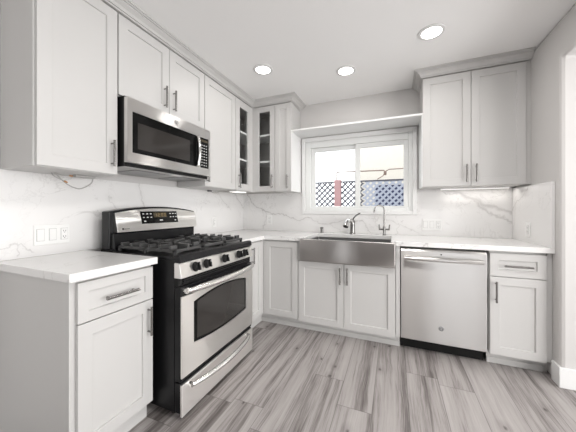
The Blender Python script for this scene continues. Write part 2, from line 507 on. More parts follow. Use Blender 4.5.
# window
win = thing('window_1', 'white sliding window over the sink with a lattice fence outside', 'window', (1.47, 0.0, 1.14))
win['kind'] = 'structure'
def ringbox(x0, x1, z0, z1, ix0, ix1, iz0, iz1, y0, y1):
    bm = bmesh.new()
    box(bm, x0, ix0, y0, y1, z0, z1); box(bm, ix1, x1, y0, y1, z0, z1)
    box(bm, ix0, ix1, y0, y1, z0, iz0); box(bm, ix0, ix1, y0, y1, iz1, z1)
    return bm
obj('window_casing', ringbox(0.838, 2.098, 1.128, 2.045, 0.876, 2.056, 1.169, 1.998, -0.020, 0.0), 'trim', win, bevel=0.003)
obj('window_frame', ringbox(0.873, 2.059, 1.166, 2.001, 0.940, 2.018, 1.205, 1.928, 0.004, 0.075), 'vinyl', win, bevel=0.004)
s1 = obj('sash', ringbox(0.941, 1.505, 1.206, 1.927, 0.992, 1.466, 1.222, 1.880, 0.040, 0.066), 'vinyl', win, bevel=0.003)
obj('pane', BX(0.990, 1.468, 1.220, 1.882, 0.050, 0.054) if False else BX(0.990, 1.468, 0.050, 0.054, 1.220, 1.882), 'glass', s1)
s2 = obj('sash', ringbox(1.470, 2.017, 1.206, 1.927, 1.524, 1.974, 1.222, 1.880, 0.012, 0.038), 'vinyl', win, bevel=0.003)
obj('pane', BX(1.522, 1.976, 0.022, 0.026, 1.220, 1.882), 'glass', s2)
obj('latch', BX(1.478, 1.492, 0.002, 0.012, 1.52, 1.60), 'vinyl', s2, bevel=0.003)

# crown moulding along the upper cabinets
def crown(path, name):
    """path: list of (x, y, nx, ny) corner points on the door faces with outward mitre offsets per unit projection."""
    prof = [(-0.02, UT + 0.0005), (0.012, UT + 0.0005), (0.012, UT + 0.010), (0.022, UT + 0.010), (0.022, UT + 0.014), (0.030, UT + 0.026), (0.044, UT + 0.034), (0.052, UT + 0.040), (0.052, UT + 0.046), (0.064, UT + 0.046), (0.064, UT + 0.053), (0.074, UT + 0.053), (0.074, CZ - 0.0005), (-0.02, CZ - 0.0005)]
    bm = bmesh.new(); rings = []
    for x, y, nx, ny in path:
        rings.append([bm.verts.new((x + nx * d, y + ny * d, z)) for d, z in prof])
    n = len(prof)
    for a, b in zip(rings[:-1], rings[1:]):
        for k in range(n): bm.faces.new((a[k], a[(k + 1) % n], b[(k + 1) % n], b[k]))
    bm.faces.new(rings[0]); bm.faces.new(rings[-1])
    return struct(name, bm, 'cab', 'stepped crown moulding between the wall cabinets and ceiling')
XE = 0.812
crown([(0.02, -2.325, 0, -1), (UD, -2.325, 1, -1), (UD, -UD, 1, -1), (XE, -UD, 1, -1), (XE, -0.002, 1, 0)], 'trim_1')
XR = 2.124
crown([(XR, -0.002, -1, 0), (XR, -UD, -1, -1), (RW - 0.001, -UD, 0, -1)], 'trim_2')

# marble splashback slabs
tag(obj('backsplash', BX(-0.012, 0.0, -3.2, 0.0, CT + 0.0005, UB - 0.0005), 'splash_left', loc=(0, -1.6, CT)), 'white veined stone backsplash on the left wall behind the range', 'backsplash')
# (the back slab leaves the window free)
bm = bmesh.new()
box(bm, 0.001, 0.837, -0.010, 0.0, CT + 0.0005, UB); box(bm, 0.837, 2.099, -0.010, 0.0, CT + 0.0005, 1.127); box(bm, 2.099, RW - 0.021, -0.010, 0.0, CT + 0.0005, UB)
bmesh.ops.remove_doubles(bm, verts=bm.verts, dist=1e-5)
tag(obj('backsplash', bm, 'splash_back', loc=(1.4, 0, CT)), 'white veined stone backsplash under the window behind the sink', 'backsplash')
tag(obj('backsplash', BX(RW - 0.020, RW - 0.0005, -0.648, 0.0, CT + 0.0005, 1.377), 'splash_right', loc=(RW, -0.3, CT), bevel=0.002), 'short white stone side splash on the right wall', 'backsplash')

# shelf over the window between the cabinets
ws = thing('window_shelf', 'white boxed shelf above the window spanning between the wall cabinets', 'shelf', (1.47, -0.16, 1.39))
obj('shelf_board', BX(XE + 0.001, XR - 0.001, -UD, -0.001, 2.056, 2.074), 'trim', ws, bevel=0.002)
for x0, x1 in ((XE + 0.001, XE + 0.009), (XR - 0.009, XR - 0.001)):
    obj('side_board', BX(x0, x1, -UD, -0.001, UB, 2.0555), 'trim', ws, bevel=0.001)

# ------------------------------------------------------------------ wall cabinets
def hollow(side, u0, u1, z0, z1, dmax, t=0.016, shelves=()):
    """Cabinet carcass: closed back, sides, top and bottom, open front."""
    bm = bmesh.new()
    bx3(bm, side, u0, u1, z0, z0 + t, 0.002, dmax); bx3(bm, side, u0, u1, z1 - t, z1, 0.002, dmax)
    bx3(bm, side, u0, u0 + t, z0 + t, z1 - t, 0.002, dmax); bx3(bm, side, u1 - t, u1, z0 + t, z1 - t, 0.002, dmax)
    bx3(bm, side, u0 + t, u1 - t, z0 + t, z1 - t, 0.002, 0.010)
    return bm

DC = UD - 0.0205      # carcass front
c = thing('wall_cabinet', 'tall white wall cabinet at left edge with one big door', 'cabinet', (0.16, -2.13, UB))
obj('body', BX(0.0, DC, -2.325, -1.934, UB, UT), 'cab', c, bevel=0.001)
door('L', -2.318, -1.936, UB + 0.004, UT - 0.007, UD, c, -1.972, 1.515)
c = thing('wall_cabinet', 'short double-door wall cabinet directly above the microwave', 'cabinet', (0.16, -1.55, 1.885))
obj('body', BX(0.0, DC, -1.931, -1.157, 1.885, UT), 'cab', c, bevel=0.001)
door('L', -1.928, -1.546, 1.889, UT - 0.007, UD, c, -1.592, 2.005)
door('L', -1.542, -1.159, 1.889, UT - 0.007, UD, c, -1.508, 2.005)
c = thing('wall_cabinet', 'single-door wall cabinet right of the microwave', 'cabinet', (0.16, -0.92, UB))
obj('body', BX(0.0, DC, -1.154, -0.672, UB, UT), 'cab', c, bevel=0.001)
door('L', -1.151, -0.674, UB + 0.004, UT - 0.007, UD, c, -1.128, 1.505)
# L-shaped corner cabinet with two glass doors
c = thing('corner_wall_cabinet', 'corner wall cabinet with two narrow glass doors and inner shelves', 'cabinet', (0.2, -0.2, UB))
L = [(0.0, -0.669), (DC, -0.669), (DC, -DC), (0.613, -DC), (0.613, -0.0005), (0.0, -0.0005)]
Li = [(0.016, -0.652), (DC - 0.0, -0.652), (DC, -DC), (0.597, -DC), (0.597, -0.016), (0.016, -0.016)]
bm = bmesh.new()
prism(bm, L, 'z', UB, UB + 0.018); prism(bm, L, 'z', UT - 0.018, UT)
box(bm, 0.0, DC, -0.669, -0.652, UB + 0.018, UT - 0.018); box(bm, 0.597, 0.613, -DC, -0.0005, UB + 0.018, UT - 0.018)
box(bm, 0.0, 0.012, -0.652, -0.0005, UB + 0.018, UT - 0.018); box(bm, 0.012, 0.597, -0.012, -0.0005, UB + 0.018, UT - 0.018)
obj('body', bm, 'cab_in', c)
for z in (1.735, 2.045):
    obj('shelf', (lambda b: (prism(b, [(0.013, -0.65), (DC - 0.003, -0.65), (DC - 0.003, -DC + 0.003), (0.595, -DC + 0.003), (0.595, -0.014), (0.013, -0.014)], 'z', z, z + 0.02), b)[1])(bmesh.new()), 'trim', c)
door('L', -0.667, -0.342, UB + 0.004, UT - 0.007, UD, c, -0.618, 1.495, glass=True, fw=0.076)
bm = bmesh.new(); prism(bm, [(0.3005, -0.3405), (0.319, -0.3405), (0.319, -0.319), (0.3405, -0.319), (0.3405, -0.3005), (0.3005, -0.3005)], 'z', UB, UT); obj('corner_post', bm, 'cab', c)
door('B', 0.342, 0.611, UB + 0.004, UT - 0.007, UD, c, 0.585, 1.505, glass=True, fw=0.062)
c = thing('wall_cabinet', 'narrow wall cabinet beside the window left of the sink', 'cabinet', (0.71, -0.16, UB))
obj('body', BX(0.6165, XE, -DC, -0.0005, UB, UT), 'cab', c, bevel=0.001)
door('B', 0.617, XE - 0.001, UB + 0.004, UT - 0.007, UD, c, 0.775, 1.495, fw=0.055)
c = thing('wall_cabinet', 'double-door wall cabinet right of the window above the dishwasher', 'cabinet', (2.49, -0.16, UB))
obj('body', BX(XR, RW - 0.021, -DC, -0.0005, UB, UT), 'cab', c, bevel=0.001)
door('B', XR + 0.001, 2.495, UB + 0.002, UT - 0.007, UD, c, 2.462, 1.497)
obj('filler', BX(2.876, RW - 0.0005, -UD + 0.010, -UD + 0.019, UB, UT), 'cab', c)
door('B', 2.499, 2.872, UB + 0.002, UT - 0.007, UD, c, 2.532, 1.497)

# ------------------------------------------------------------------ base cabinets
c = thing('base_cabinet', 'white base cabinet with one drawer and one door left of the range', 'cabinet', (0.31, -2.13, 0))
obj('body', BX(0.001, BD - 0.0205, -2.333, -1.938, 0.105, CTB - 0.0005), 'cab', c, bevel=0.001)
obj('toe_kick', BX(0.001, 0.572, -2.333, -1.938, 0.0, 0.105), 'cab', c)
obj('side_panel', BX(0.001, BD - 0.012, -2.3385, -2.3335, 0.0, CTB - 0.0005), 'cab', c, bevel=0.001)
d = obj('drawer', shaker('L', -2.312, -1.941, 0.684, 0.862, BD, fw=0.045), 'cab', c, bevel=0.0012)
pull('L', -2.127, 0.767, BD, 0.165, False, d)
door('L', -2.312, -1.941, 0.108, 0.679, BD, c, -1.972, 0.57)
c = thing('base_cabinet', 'narrow white base cabinet in corner right of the range', 'cabinet', (0.31, -0.88, 0))
obj('body', BX(0.001, BD - 0.0205, -1.085, -0.645, 0.105, CTB - 0.0005), 'cab', c, bevel=0.001)
obj('toe_kick', BX(0.001, 0.575, -1.085, -0.5455, 0.0, 0.105), 'cab', c)
obj('filler', BX(BD - 0.0195, BD, -1.085, -0.905, 0.108, 0.862), 'cab', c, bevel=0.001)
door('L', -0.902, -0.652, 0.108, 0.862, BD, c, -0.858, 0.742)
obj('corner_post', BX(0.6055, 0.6255, -0.6505, -0.6265, 0.105, 0.8755), 'cab', c)
c = thing('base_cabinet', 'single-door corner base cabinet left of the sink', 'cabinet', (0.82, -0.31, 0))
obj('body', BX(0.640, 1.010, -(BD - 0.0205), -0.002, 0.105, CTB - 0.0005), 'cab', c, bevel=0.001)
obj('toe_kick', BX(0.576, 1.010, -0.560, -0.545, 0.0, 0.105), 'cab', c)
obj('shoe_strip', BX(0.577, 1.010, -0.569, -0.5605, 0.0, 0.045), 'cab', c, bevel=0.002)
door('B', 0.642, 1.006, 0.108, 0.862, BD, c)
obj('filler', BX(0.627, 0.6405, -0.624, -0.605, 0.105, 0.8755), 'cab', c)
c = thing('sink_cabinet', 'double-door base cabinet under the apron sink', 'cabinet', (1.47, -0.31, 0))
bm = bmesh.new(); box(bm, 1.013, 1.0425, -(BD - 0.0205), -0.002, 0.105, CTB - 0.0005); box(bm, 1.892, 1.924, -(BD - 0.0205), -0.002, 0.105, CTB - 0.0005)
box(bm, 1.0425, 1.892, -(BD - 0.0205), -0.002, 0.105, 0.125); box(bm, 1.0425, 1.892, -0.02, -0.002, 0.125, 0.68)
obj('body', bm, 'cab', c)
obj('filler', BX(1.894, 1.926, -BD, -(BD - 0.020), 0.108, CTB - 0.001), 'cab', c, bevel=0.001)
obj('filler', BX(1.011, 1.040, -BD, -(BD - 0.020), 0.690, CTB - 0.001), 'cab', c, bevel=0.001)
obj('toe_kick', BX(1.013, 1.924, -0.560, -0.545, 0.0, 0.105), 'cab', c)
obj('shoe_strip', BX(1.013, 1.924, -0.569, -0.5605, 0.0, 0.045), 'cab', c, bevel=0.002)
door('B', 1.014, 1.454, 0.092, 0.682, BD, c, 1.424, 0.575)
door('B', 1.458, 1.890, 0.092, 0.682, BD, c, 1.489, 0.577)
c = thing('base_cabinet', 'white base cabinet with one drawer and one door right of the dishwasher', 'cabinet', (2.71, -0.31, 0))
obj('body', BX(2.543, 2.876, -(BD - 0.0205), -0.002, 0.105, CTB - 0.0005), 'cab', c, bevel=0.001)
obj('toe_kick', BX(2.543, RW - 0.002, -0.545, -0.53, 0.0, 0.105), 'cab', c)
obj('shoe_strip', BX(2.543, 2.878, -0.554, -0.5455, 0.0, 0.045), 'cab', c, bevel=0.002)
obj('filler', BX(2.8775, RW - 0.001, -(BD - 0.012), -0.5865, 0.105, CTB - 0.0005), 'cab', c, bevel=0.001)
d = obj('drawer', shaker('B', 2.546, 2.873, 0.686, 0.858, BD, fw=0.052), 'cab', c, bevel=0.0012)
pull('B', 2.708, 0.768, BD, 0.165, False, d)
door('B', 2.546, 2.873, 0.100, 0.681, BD, c, 2.578, 0.572)

# ------------------------------------------------------------------ worktops
tag(obj('worktop', BX(0.0005, 0.648, -2.355, -1.928, CTB, CT), 'quartz', loc=(0.32, -2.14, CTB), bevel=0.003), 'small white quartz worktop left of the range', 'worktop')
SX0, SX1, SY0, SY1 = 1.075, 1.855, -0.645, -0.165    # sink opening
bm = bmesh.new()
pts = [(0.0005, -1.086), (0.648, -1.086), (0.648, -0.648), (1.040, -0.648), (1.040, -0.636), (SX0, -0.636), (SX0, SY1), (SX1, SY1), (SX1, -0.636), (1.893, -0.636), (1.893, -0.648), (RW - 0.0005, -0.648), (RW - 0.0005, -0.0105), (0.0005, -0.0105)]
prism(bm, pts, 'z', CTB, CT)
tag(obj('worktop', bm, 'quartz', loc=(1.4, -0.32, CTB), bevel=0.003), 'long white quartz worktop running round the corner past the sink', 'worktop')

# ------------------------------------------------------------------ apron sink
s = thing('apron_sink', 'stainless steel apron-front sink under the window', 'sink', (1.465, -0.4, 0.69))
bm = bmesh.new()
def rr(x0, x1, y0, y1, r, n=5):
    out = []
    for cx, cy, a0 in ((x1 - r, y1 - r, 0), (x0 + r, y1 - r, 90), (x0 + r, y0 + r, 180), (x1 - r, y0 + r, 270)):
        for k in range(n + 1):
            a = math.radians(a0 + 90 * k / n); out.append((cx + r * math.cos(a), cy + r * math.sin(a)))
    return out
def loops(bm, spec, close=True):
    rs = [[bm.verts.new((x, y, z)) for x, y in rr(*a)] for a, z in [(q[:5], q[5]) for q in spec]]
    n = len(rs[0])
    for a, b in zip(rs[:-1], rs[1:]):
        for k in range(n): bm.faces.new((a[k], a[(k + 1) % n], b[(k + 1) % n], b[k]))
    bm.faces.new(rs[-1])
    return rs
rs = loops(bm, [(1.046, 1.889, -0.666, -0.135, 0.01, 0.8755), (1.085, 1.850, -0.640, -0.172, 0.02, 0.8755), (1.087, 1.848, -0.638, -0.174, 0.02, 0.865), (1.088, 1.847, -0.636, -0.175, 0.03, 0.690), (1.12, 1.81, -0.60, -0.21, 0.03, 0.682)])
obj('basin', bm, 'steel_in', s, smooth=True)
bm = bmesh.new()
prism(bm, [(-0.6660, 0.690), (-0.6720, 0.694), (-0.6740, 0.72), (-0.6740, 0.893), (-0.6715, 0.899), (-0.667, 0.902), (-0.648, 0.902), (-0.644, 0.897), (-0.644, 0.69)], 'x', 1.0455, 1.8895)
obj('apron', bm, 'steel_sink', s, bevel=0.006, seg=3, smooth=True)

# ------------------------------------------------------------------ faucets
f = thing('kitchen_faucet', 'brushed metal pull-out faucet with raised lever behind the sink', 'faucet', (1.458, -0.11, CT))
bm = bmesh.new()
X, Y = 1.458, -0.11
lathe(bm, [(0.033, 0.0), (0.033, 0.006), (0.028, 0.012), (0.027, 0.02), (0.026, 0.105), (0.028, 0.125), (0.025, 0.145), (0.014, 0.156)], (X, Y, CT + 0.0005), 'z', 24)
obj('body', bm, 'chrome_dark', f, smooth=True)
bm = bmesh.new()
tube(bm, [(X - 0.004, Y - 0.006, CT + 0.115), (X - 0.012, Y - 0.045, CT + 0.150), (X - 0.022, Y - 0.085, CT + 0.158), (X - 0.034, Y - 0.125, CT + 0.140), (X - 0.042, Y - 0.155, CT + 0.112), (X - 0.046, Y - 0.172, CT + 0.090)], [0.019, 0.020, 0.021, 0.024, 0.027, 0.028], 16)
obj('spray_head', bm, 'chrome', f, smooth=True)
bm = bmesh.new()
tube(bm, [(X, Y, CT + 0.150), (X + 0.012, Y - 0.0, CT + 0.175), (X + 0.040, Y - 0.01, CT + 0.205), (X + 0.075, Y - 0.02, CT + 0.228), (X + 0.088, Y - 0.024, CT + 0.229)], [0.011, 0.008, 0.007, 0.008, 0.006], 10)
obj('lever', bm, 'chrome_dark', f, smooth=True)
f = thing('filter_faucet', 'slim gooseneck filter faucet with two levers near the right window edge', 'faucet', (1.785, -0.13, CT))
X, Y = 1.785, -0.13
bm = bmesh.new()
lathe(bm, [(0.020, 0.0), (0.020, 0.006), (0.013, 0.010), (0.011, 0.03), (0.012, 0.055), (0.012, 0.085), (0.008, 0.095)], (X, Y, CT + 0.0005), 'z', 18)
obj('base', bm, 'chrome_dark', f, smooth=True)
bm = bmesh.new()
tube(bm, [(X, Y, CT + 0.09), (X, Y, CT + 0.26)] + [(X - 0.047 + 0.047 * math.cos(a), Y - 0.025 + 0.025 * math.cos(a), CT + 0.26 + 0.052 * math.sin(a)) for a in [PI * k / 10 for k in range(1, 11)]] + [(X - 0.097, Y - 0.052, CT + 0.235)], 0.0068, 10)
obj('spout', bm, 'chrome_dark', f, smooth=True)
for sgn in (-1, 1):
    bm = bmesh.new()
    tube(bm, [(X + sgn * 0.005, Y, CT + 0.062), (X + sgn * 0.048, Y, CT + 0.062)], 0.0085, 10)
    tube(bm, [(X + sgn * 0.046, Y, CT + 0.055), (X + sgn * 0.050, Y - 0.004, CT + 0.100), (X + sgn * 0.052, Y - 0.006, CT + 0.112)], [0.008, 0.0055, 0.007], 10)
    obj('lever', bm, 'chrome_dark', f, smooth=True)
b = thing('soap_dispenser', 'short metal dispenser cap on the worktop left of the faucet', 'dispenser', (1.105, -0.085, CT))
bm = bmesh.new(); lathe(bm, [(0.021, 0.0), (0.021, 0.005), (0.017, 0.008), (0.0165, 0.045)], (1.105, -0.085, CT + 0.0005), 'z', 20)
obj('collar', bm, 'chrome_dark', b, smooth=True)
bm = bmesh.new(); lathe(bm, [(0.0175, 0.0), (0.019, 0.006), (0.019, 0.016), (0.014, 0.021)], (1.105, -0.085, CT + 0.046), 'z', 20)
obj('cap', bm, 'chrome_dark', b, smooth=True)

# ------------------------------------------------------------------ dishwasher
d = thing('dishwasher', 'stainless steel dishwasher with bar handle right of the sink', 'dishwasher', (2.228, -0.31, 0))
obj('tub', BX(1.934, 2.524, -0.585, -0.03, 0.104, 0.866), 'black_matte', d)
obj('kick_plate', BX(1.934, 2.524, -0.545, -0.53, 0.002, 0.098), 'black_matte', d)
bm = bmesh.new()
prism(bm, [(-0.5860, 0.106), (-0.628, 0.106), (-0.632, 0.110), (-0.632, 0.840), (-0.624, 0.856), (-0.606, 0.862), (-0.586, 0.862)], 'x', 1.932, 2.526)
dp = obj('front_panel', bm, 'steel', d, bevel=0.002)
bm = bmesh.new()
n = 14; pts = []
for k in range(n + 1):
    q = k / n; pts.append((1.958 + 0.534 * q, -0.676 - 0.010 * math.sin(PI * q), 0.787))
tube(bm, pts, 0.0165, 16)
for x in (1.968, 2.482): tube(bm, [(x, -0.6325, 0.787), (x, -0.677, 0.787)], 0.014, 12)
obj('handle', bm, 'steel', d, smooth=True)
bm = bmesh.new(); lathe(bm, [(0.019, 0.0), (0.019, -0.002), (0.0165, -0.003)], (2.226, -0.6322, 0.232), 'y', 24)
bd = obj('badge', bm, 'badge', d, smooth=True)
def monogram(parent, c, r, side):
    """A small ringed swirl of two looping letters on a round badge."""
    bm = bmesh.new()
    def pt(u, v): return (c[0] + u * r, c[1], c[2] + v * r) if side == 'B' else (c[0], c[1] + u * r, c[2] + v * r)
    tube(bm, [pt(math.cos(2 * PI * k / 24) * 0.86, math.sin(2 * PI * k / 24) * 0.86) for k in range(25)], r * 0.05, 6)
    tube(bm, [pt(-0.10 + 0.30 * math.cos(a), 0.05 + 0.42 * math.sin(a)) for a in [math.radians(40 + 280 * k / 16) for k in range(17)]], r * 0.06, 6)
    tube(bm, [pt(0.10, 0.0), pt(0.02, -0.05), pt(0.08, -0.45), pt(-0.15, -0.5)], r * 0.05, 6)
    tube(bm, [pt(0.28 + 0.20 * math.cos(a), 0.18 + 0.22 * math.sin(a)) for a in [math.radians(-20 + 260 * k / 12) for k in range(13)]], r * 0.05, 6)
    tube(bm, [pt(0.12, 0.02 + 0.0), pt(0.30, 0.02), pt(0.16, -0.15), pt(0.26, -0.40), pt(0.52, -0.30)], r * 0.05, 6)
    return obj('emblem', bm, 'keys', parent, smooth=True)
monogram(bd, (2.226, -0.6355, 0.232), 0.019, 'B')
bm = bmesh.new(); lathe(bm, [(0.0055, 0.0), (0.0055, -0.0015)], (2.226, -0.6322, 0.822), 'y', 12)
obj('indicator', bm, 'black_matte', d)

# ------------------------------------------------------------------ gas range
RY0, RY1 = -1.893, -1.122
RC = (RY0 + RY1) / 2
r = thing('gas_range', 'stainless and black gas range with oven and backguard', 'stove', (0.40, RC, 0))
obj('body', BX(0.095, 0.735, RY0, RY1, 0.035, 0.893), 'black', r, bevel=0.003)
for y in (RY0 + 0.05, RY1 - 0.05):
    for x in (0.15, 0.69):
        bm = bmesh.new(); lathe(bm, [(0.022, 0.0), (0.022, 0.012), (0.012, 0.016), (0.012, 0.0345)], (x, y, 0.0), 'z', 14)
        obj('foot', bm, 'black_matte', r)
# cooktop with raised front lip
bm = bmesh.new()
prism(bm, [(0.095, 0.8935), (0.736, 0.8935), (0.736, 0.8805), (0.776, 0.8805), (0.781, 0.886), (0.778, 0.914), (0.774, 0.920), (0.762, 0.924), (0.735, 0.921), (0.715, 0.911), (0.21, 0.911), (0.20, 0.918), (0.095, 0.918)], 'y', RY0 - 0.002, RY1 + 0.002)
obj('cooktop', bm, 'black', r, bevel=0.002)
# grates
def grate(y0, y1, fingers):
    bm = bmesh.new(); z0, z1 = 0.938, 0.962; x0, x1 = 0.215, 0.708; b = 0.017
    yc = (y0 + y1) / 2
    zr = 0.946
    for y in (y0, y1 - b): box(bm, x0, x1, y, y + b, 0.930, zr)
    for x in (x0, x1 - b, (x0 + x1) / 2 - b / 2): box(bm, x, x + b, y0, y1, 0.930, zr)
    hy = (y1 - y0) / 2
    for xc in fingers:
        for dx, dy in ((1, 0), (-1, 0), (0, 1), (0, -1)):
            if dx:
                a0, a1 = sorted((xc + dx * 0.030, xc + dx * 0.116)); box(bm, a0, a1, yc - b / 2, yc + b / 2, 0.936, 0.968)
            else:
                a0, a1 = sorted((yc + dy * 0.030, yc + dy * (hy - 0.001))); box(bm, xc - b / 2, xc + b / 2, a0, a1, 0.936, 0.968)
        for dx in (-0.085, 0.085):
            for dy in (1, -1):
                a0, a1 = sorted((yc + dy * (hy - 0.050), yc + dy * (hy - 0.001))); box(bm, xc + dx - b / 2, xc + dx + b / 2, a0, a1, 0.936, 0.968)
    for x in (x0 + 0.004, x1 - b, (x0 + x1) / 2 - b / 2):
        for y in (y0, y1 - b): box(bm, x, x + b * 0.9, y, y + b, 0.9112, 0.936)
    return bm
gw = (RY1 - RY0 - 0.05) / 3
for k in range(3):
    y0 = RY0 + 0.025 + k * gw
    fx = (0.338, 0.585) if k != 1 else (0.4615,)
    obj('grate', grate(y0 + 0.002, y0 + gw - 0.002, fx), 'iron', r, bevel=0.002)
    for xc in fx:
        bm = bmesh.new(); lathe(bm, [(0.050, 0.0), (0.050, 0.003), (0.036, 0.006), (0.034, 0.014)], (xc, y0 + gw / 2, 0.9115), 'z', 24)
        bb = obj('burner', bm, 'alu', r, smooth=True)
        bm = bmesh.new(); lathe(bm, [(0.036, 0.0), (0.038, 0.003), (0.036, 0.008), (0.030, 0.010)], (xc, y0 + gw / 2, 0.926), 'z', 24)
        obj('burner_cap', bm, 'burner_cap', bb, smooth=True)
# sloping control panel and its end caps
bm = bmesh.new()
prism(bm, [(0.7358, 0.794), (0.787, 0.794), (0.789, 0.800), (0.774, 0.874), (0.769, 0.8795), (0.7355, 0.8795)], 'y', RY0 - 0.003, RY1 + 0.003)
cp = obj('control_panel', bm, 'steel_range', r, bevel=0.003)
nx, nz = 0.977, 0.212
for ky in (-1.776, -1.678, -1.492, -1.316, -1.238):
    bm = bmesh.new()
    lathe(bm, [(0.029, 0.0), (0.029, 0.004), (0.025, 0.008), (0.0235, 0.024), (0.020, 0.027)], (0, 0, 0), 'x', 24)
    box(bm, 0.020, 0.038, -0.005, 0.005, -0.0235, 0.0235)
    rot = Matrix.Rotation(-math.atan2(nz, nx), 4, 'Y')
    bmesh.ops.transform(bm, matrix=Matrix.Translation((0.7800, ky, 0.839)) @ rot, verts=bm.verts)
    kn = obj('knob', bm, 'black_matte', r, smooth=True)
    bm = bmesh.new(); box(bm, 0.0382, 0.0392, -0.0012, 0.0012, 0.004, 0.019)
    bmesh.ops.transform(bm, matrix=Matrix.Translation((0.7800, ky, 0.839)) @ rot, verts=bm.verts)
    obj('pointer', bm, 'keys', kn)
obj('vent_trim', BX(0.7355, 0.765, RY0 + 0.002, RY1 - 0.002, 0.748, 0.7965), 'black_matte', r)
bm = bmesh.new()
for z in (0.760, 0.774, 0.787): box(bm, 0.7652, 0.772, RY0 + 0.03, RY1 - 0.03, z - 0.003, z + 0.003)
obj('vent_slats', bm, 'black', r)
# oven door: black glass edge, stainless skin with an arched window opening
def arch_outline(y0, y1, zb, zt, rise, dip, n=16):
    top = [(y0 + (y1 - y0) * k / n, zt + rise * (1 - (2 * k / n - 1) ** 2)) for k in range(n + 1)]
    bot = [(y1 - (y1 - y0) * k / n, zb - dip * (1 - (2 * k / n - 1) ** 2)) for k in range(n + 1)]
    return top + bot
od = obj('oven_door', BX(0.7360, 0.780, RY0, RY1, 0.214, 0.746), 'black', r, bevel=0.004)
Y0, Y1, Z0, Z1 = RY0 + 0.001, RY1 - 0.001, 0.236, 0.692
inner = arch_outline(-1.800, -1.225, 0.398, 0.640, 0.034, 0.024)
n = len(inner)
def outer_pt(k):
    y, z = inner[k]; m_ = n // 2
    q = (k % m_) / (m_ - 1)
    return (Y0 + (Y1 - Y0) * q, Z1) if k < m_ else (Y1 - (Y1 - Y0) * q, Z0)
bm = bmesh.new(); xf, xb = 0.790, 0.7805
A = [bm.verts.new((xf, *outer_pt(k))) for k in range(n)]; B = [bm.verts.new((xf, *inner[k])) for k in range(n)]
A2 = [bm.verts.new((xb, *outer_pt(k))) for k in range(n)]; B2 = [bm.verts.new((xb, *inner[k])) for k in range(n)]
for k in range(n):
    j = (k + 1) % n
    for p, q in ((A, B), (B, B2), (B2, A2), (A2, A)):
        try: bm.faces.new((p[k], p[j], q[j], q[k]))
        except ValueError: pass
obj('door_skin', bm, 'steel_range', od)
bm = bmesh.new(); prism(bm, [inner[k] for k in range(n)], 'x', 0.7805, 0.7835)
obj('window_border', bm, 'dglass', od)
bm = bmesh.new(); prism(bm, arch_outline(-1.765, -1.238, 0.410, 0.627, 0.032, 0.022), 'x', 0.7836, 0.7842)
obj('oven_window', bm, 'dglass2', od)
def bow_handle(y0, y1, z, x0, bow, rad, sag=0.0):
    bm = bmesh.new(); n = 18; pts = []
    for k in range(n + 1):
        q = k / n; s_ = math.sin(PI * q) ** 0.8
        pts.append((x0 + 0.022 + bow * s_, y0 + (y1 - y0) * q, z - sag * s_))
    tube(bm, pts, [rad * (0.75 + 0.25 * min(1, 6 * min(k, n - k) / n)) for k in range(n + 1)], 14)
    for y in (y0, y1):
        tube(bm, [(x0 + 0.0005, y, z), (x0 + 0.024, y, z)], rad * 0.95, 12)
    return bm
obj('oven_handle', bow_handle(-1.862, -1.140, 0.722, 0.780, 0.036, 0.019), 'handle_steel', od, smooth=True)
dr = obj('warming_drawer', BX(0.7360, 0.775, RY0 + 0.001, RY1 - 0.001, 0.036, 0.205), 'black', r, bevel=0.004)
obj('drawer_skin', BX(0.7755, 0.790, RY0 + 0.001, RY1 - 0.001, 0.020, 0.198), 'steel_drawer', dr, bevel=0.003)
obj('drawer_handle', bow_handle(-1.835, -1.215, 0.178, 0.790, 0.044, 0.0155), 'handle_steel', dr, smooth=True)
# backguard
GX = 0.085
GY0, GY1 = RY0 + 0.001, RY1 - 0.001
def arch_side(y0, y1, zlow, ztop, rise, n=18):
    return [(y0, zlow)] + [(y0 + (y1 - y0) * k / n, ztop + rise * (1 - (2 * k / n - 1) ** 2)) for k in range(n + 1)] + [(y1, zlow)]
bm = bmesh.new()
prism(bm, arch_side(GY0, GY1, 0.9185, 1.168, 0.036), 'x', GX + 0.012, GX + 0.085)
bg_ = obj('backguard', bm, 'black', r, bevel=0.006)
bm = bmesh.new(); prism(bm, [(GX + 0.0855, 0.9185), (GX + 0.118, 0.9185), (GX + 0.112, 1.02), (GX + 0.0855, 1.03)], 'y', GY0 + 0.012, GY1 - 0.034)
obj('lower_guard', bm, 'black', r, bevel=0.004)
# tilted stainless fascia
out = arch_side(GY0 + 0.032, GY1 - 0.006, 1.030, 1.158, 0.033)
def tilt(p, d): # x grows towards the lower edge
    y, z = p; return (GX + 0.0860 + (1.20 - z) * 0.24 + d, y, z)
bm = bmesh.new()
A = [bm.verts.new(tilt(p, 0.0)) for p in out]; B = [bm.verts.new((GX + 0.0858, *p)) for p in out]
bm.faces.new(A); bm.faces.new(B)
for k in range(len(out)): bm.faces.new((A[k], A[(k + 1) % len(out)], B[(k + 1) % len(out)], B[k]))
fa = obj('fascia', bm, 'steel_range', r, bevel=0.003)
def tquad(bm, y0, y1, z0, z1, d, t=0.0015):
    vs = [bm.verts.new(tilt(p, dd)) for dd in (d, d + t) for p in ((y0, z0), (y1, z0), (y1, z1), (y0, z1))]
    for f_ in ((0, 1, 2, 3), (4, 5, 6, 7), (0, 1, 5, 4), (1, 2, 6, 5), (2, 3, 7, 6), (3, 0, 4, 7)): bm.faces.new([vs[i] for i in f_])
bm = bmesh.new(); tquad(bm, -1.678, -1.343, 1.078, 1.168, 0.0005)
dpn = obj('display', bm, 'dglass', fa, bevel=0.001)
bm = bmesh.new(); tquad(bm, -1.570, -1.450, 1.122, 1.158, 0.0022, 0.0006)
lc = obj('clock_window', bm, 'lcd', dpn)
bm = bmesh.new()
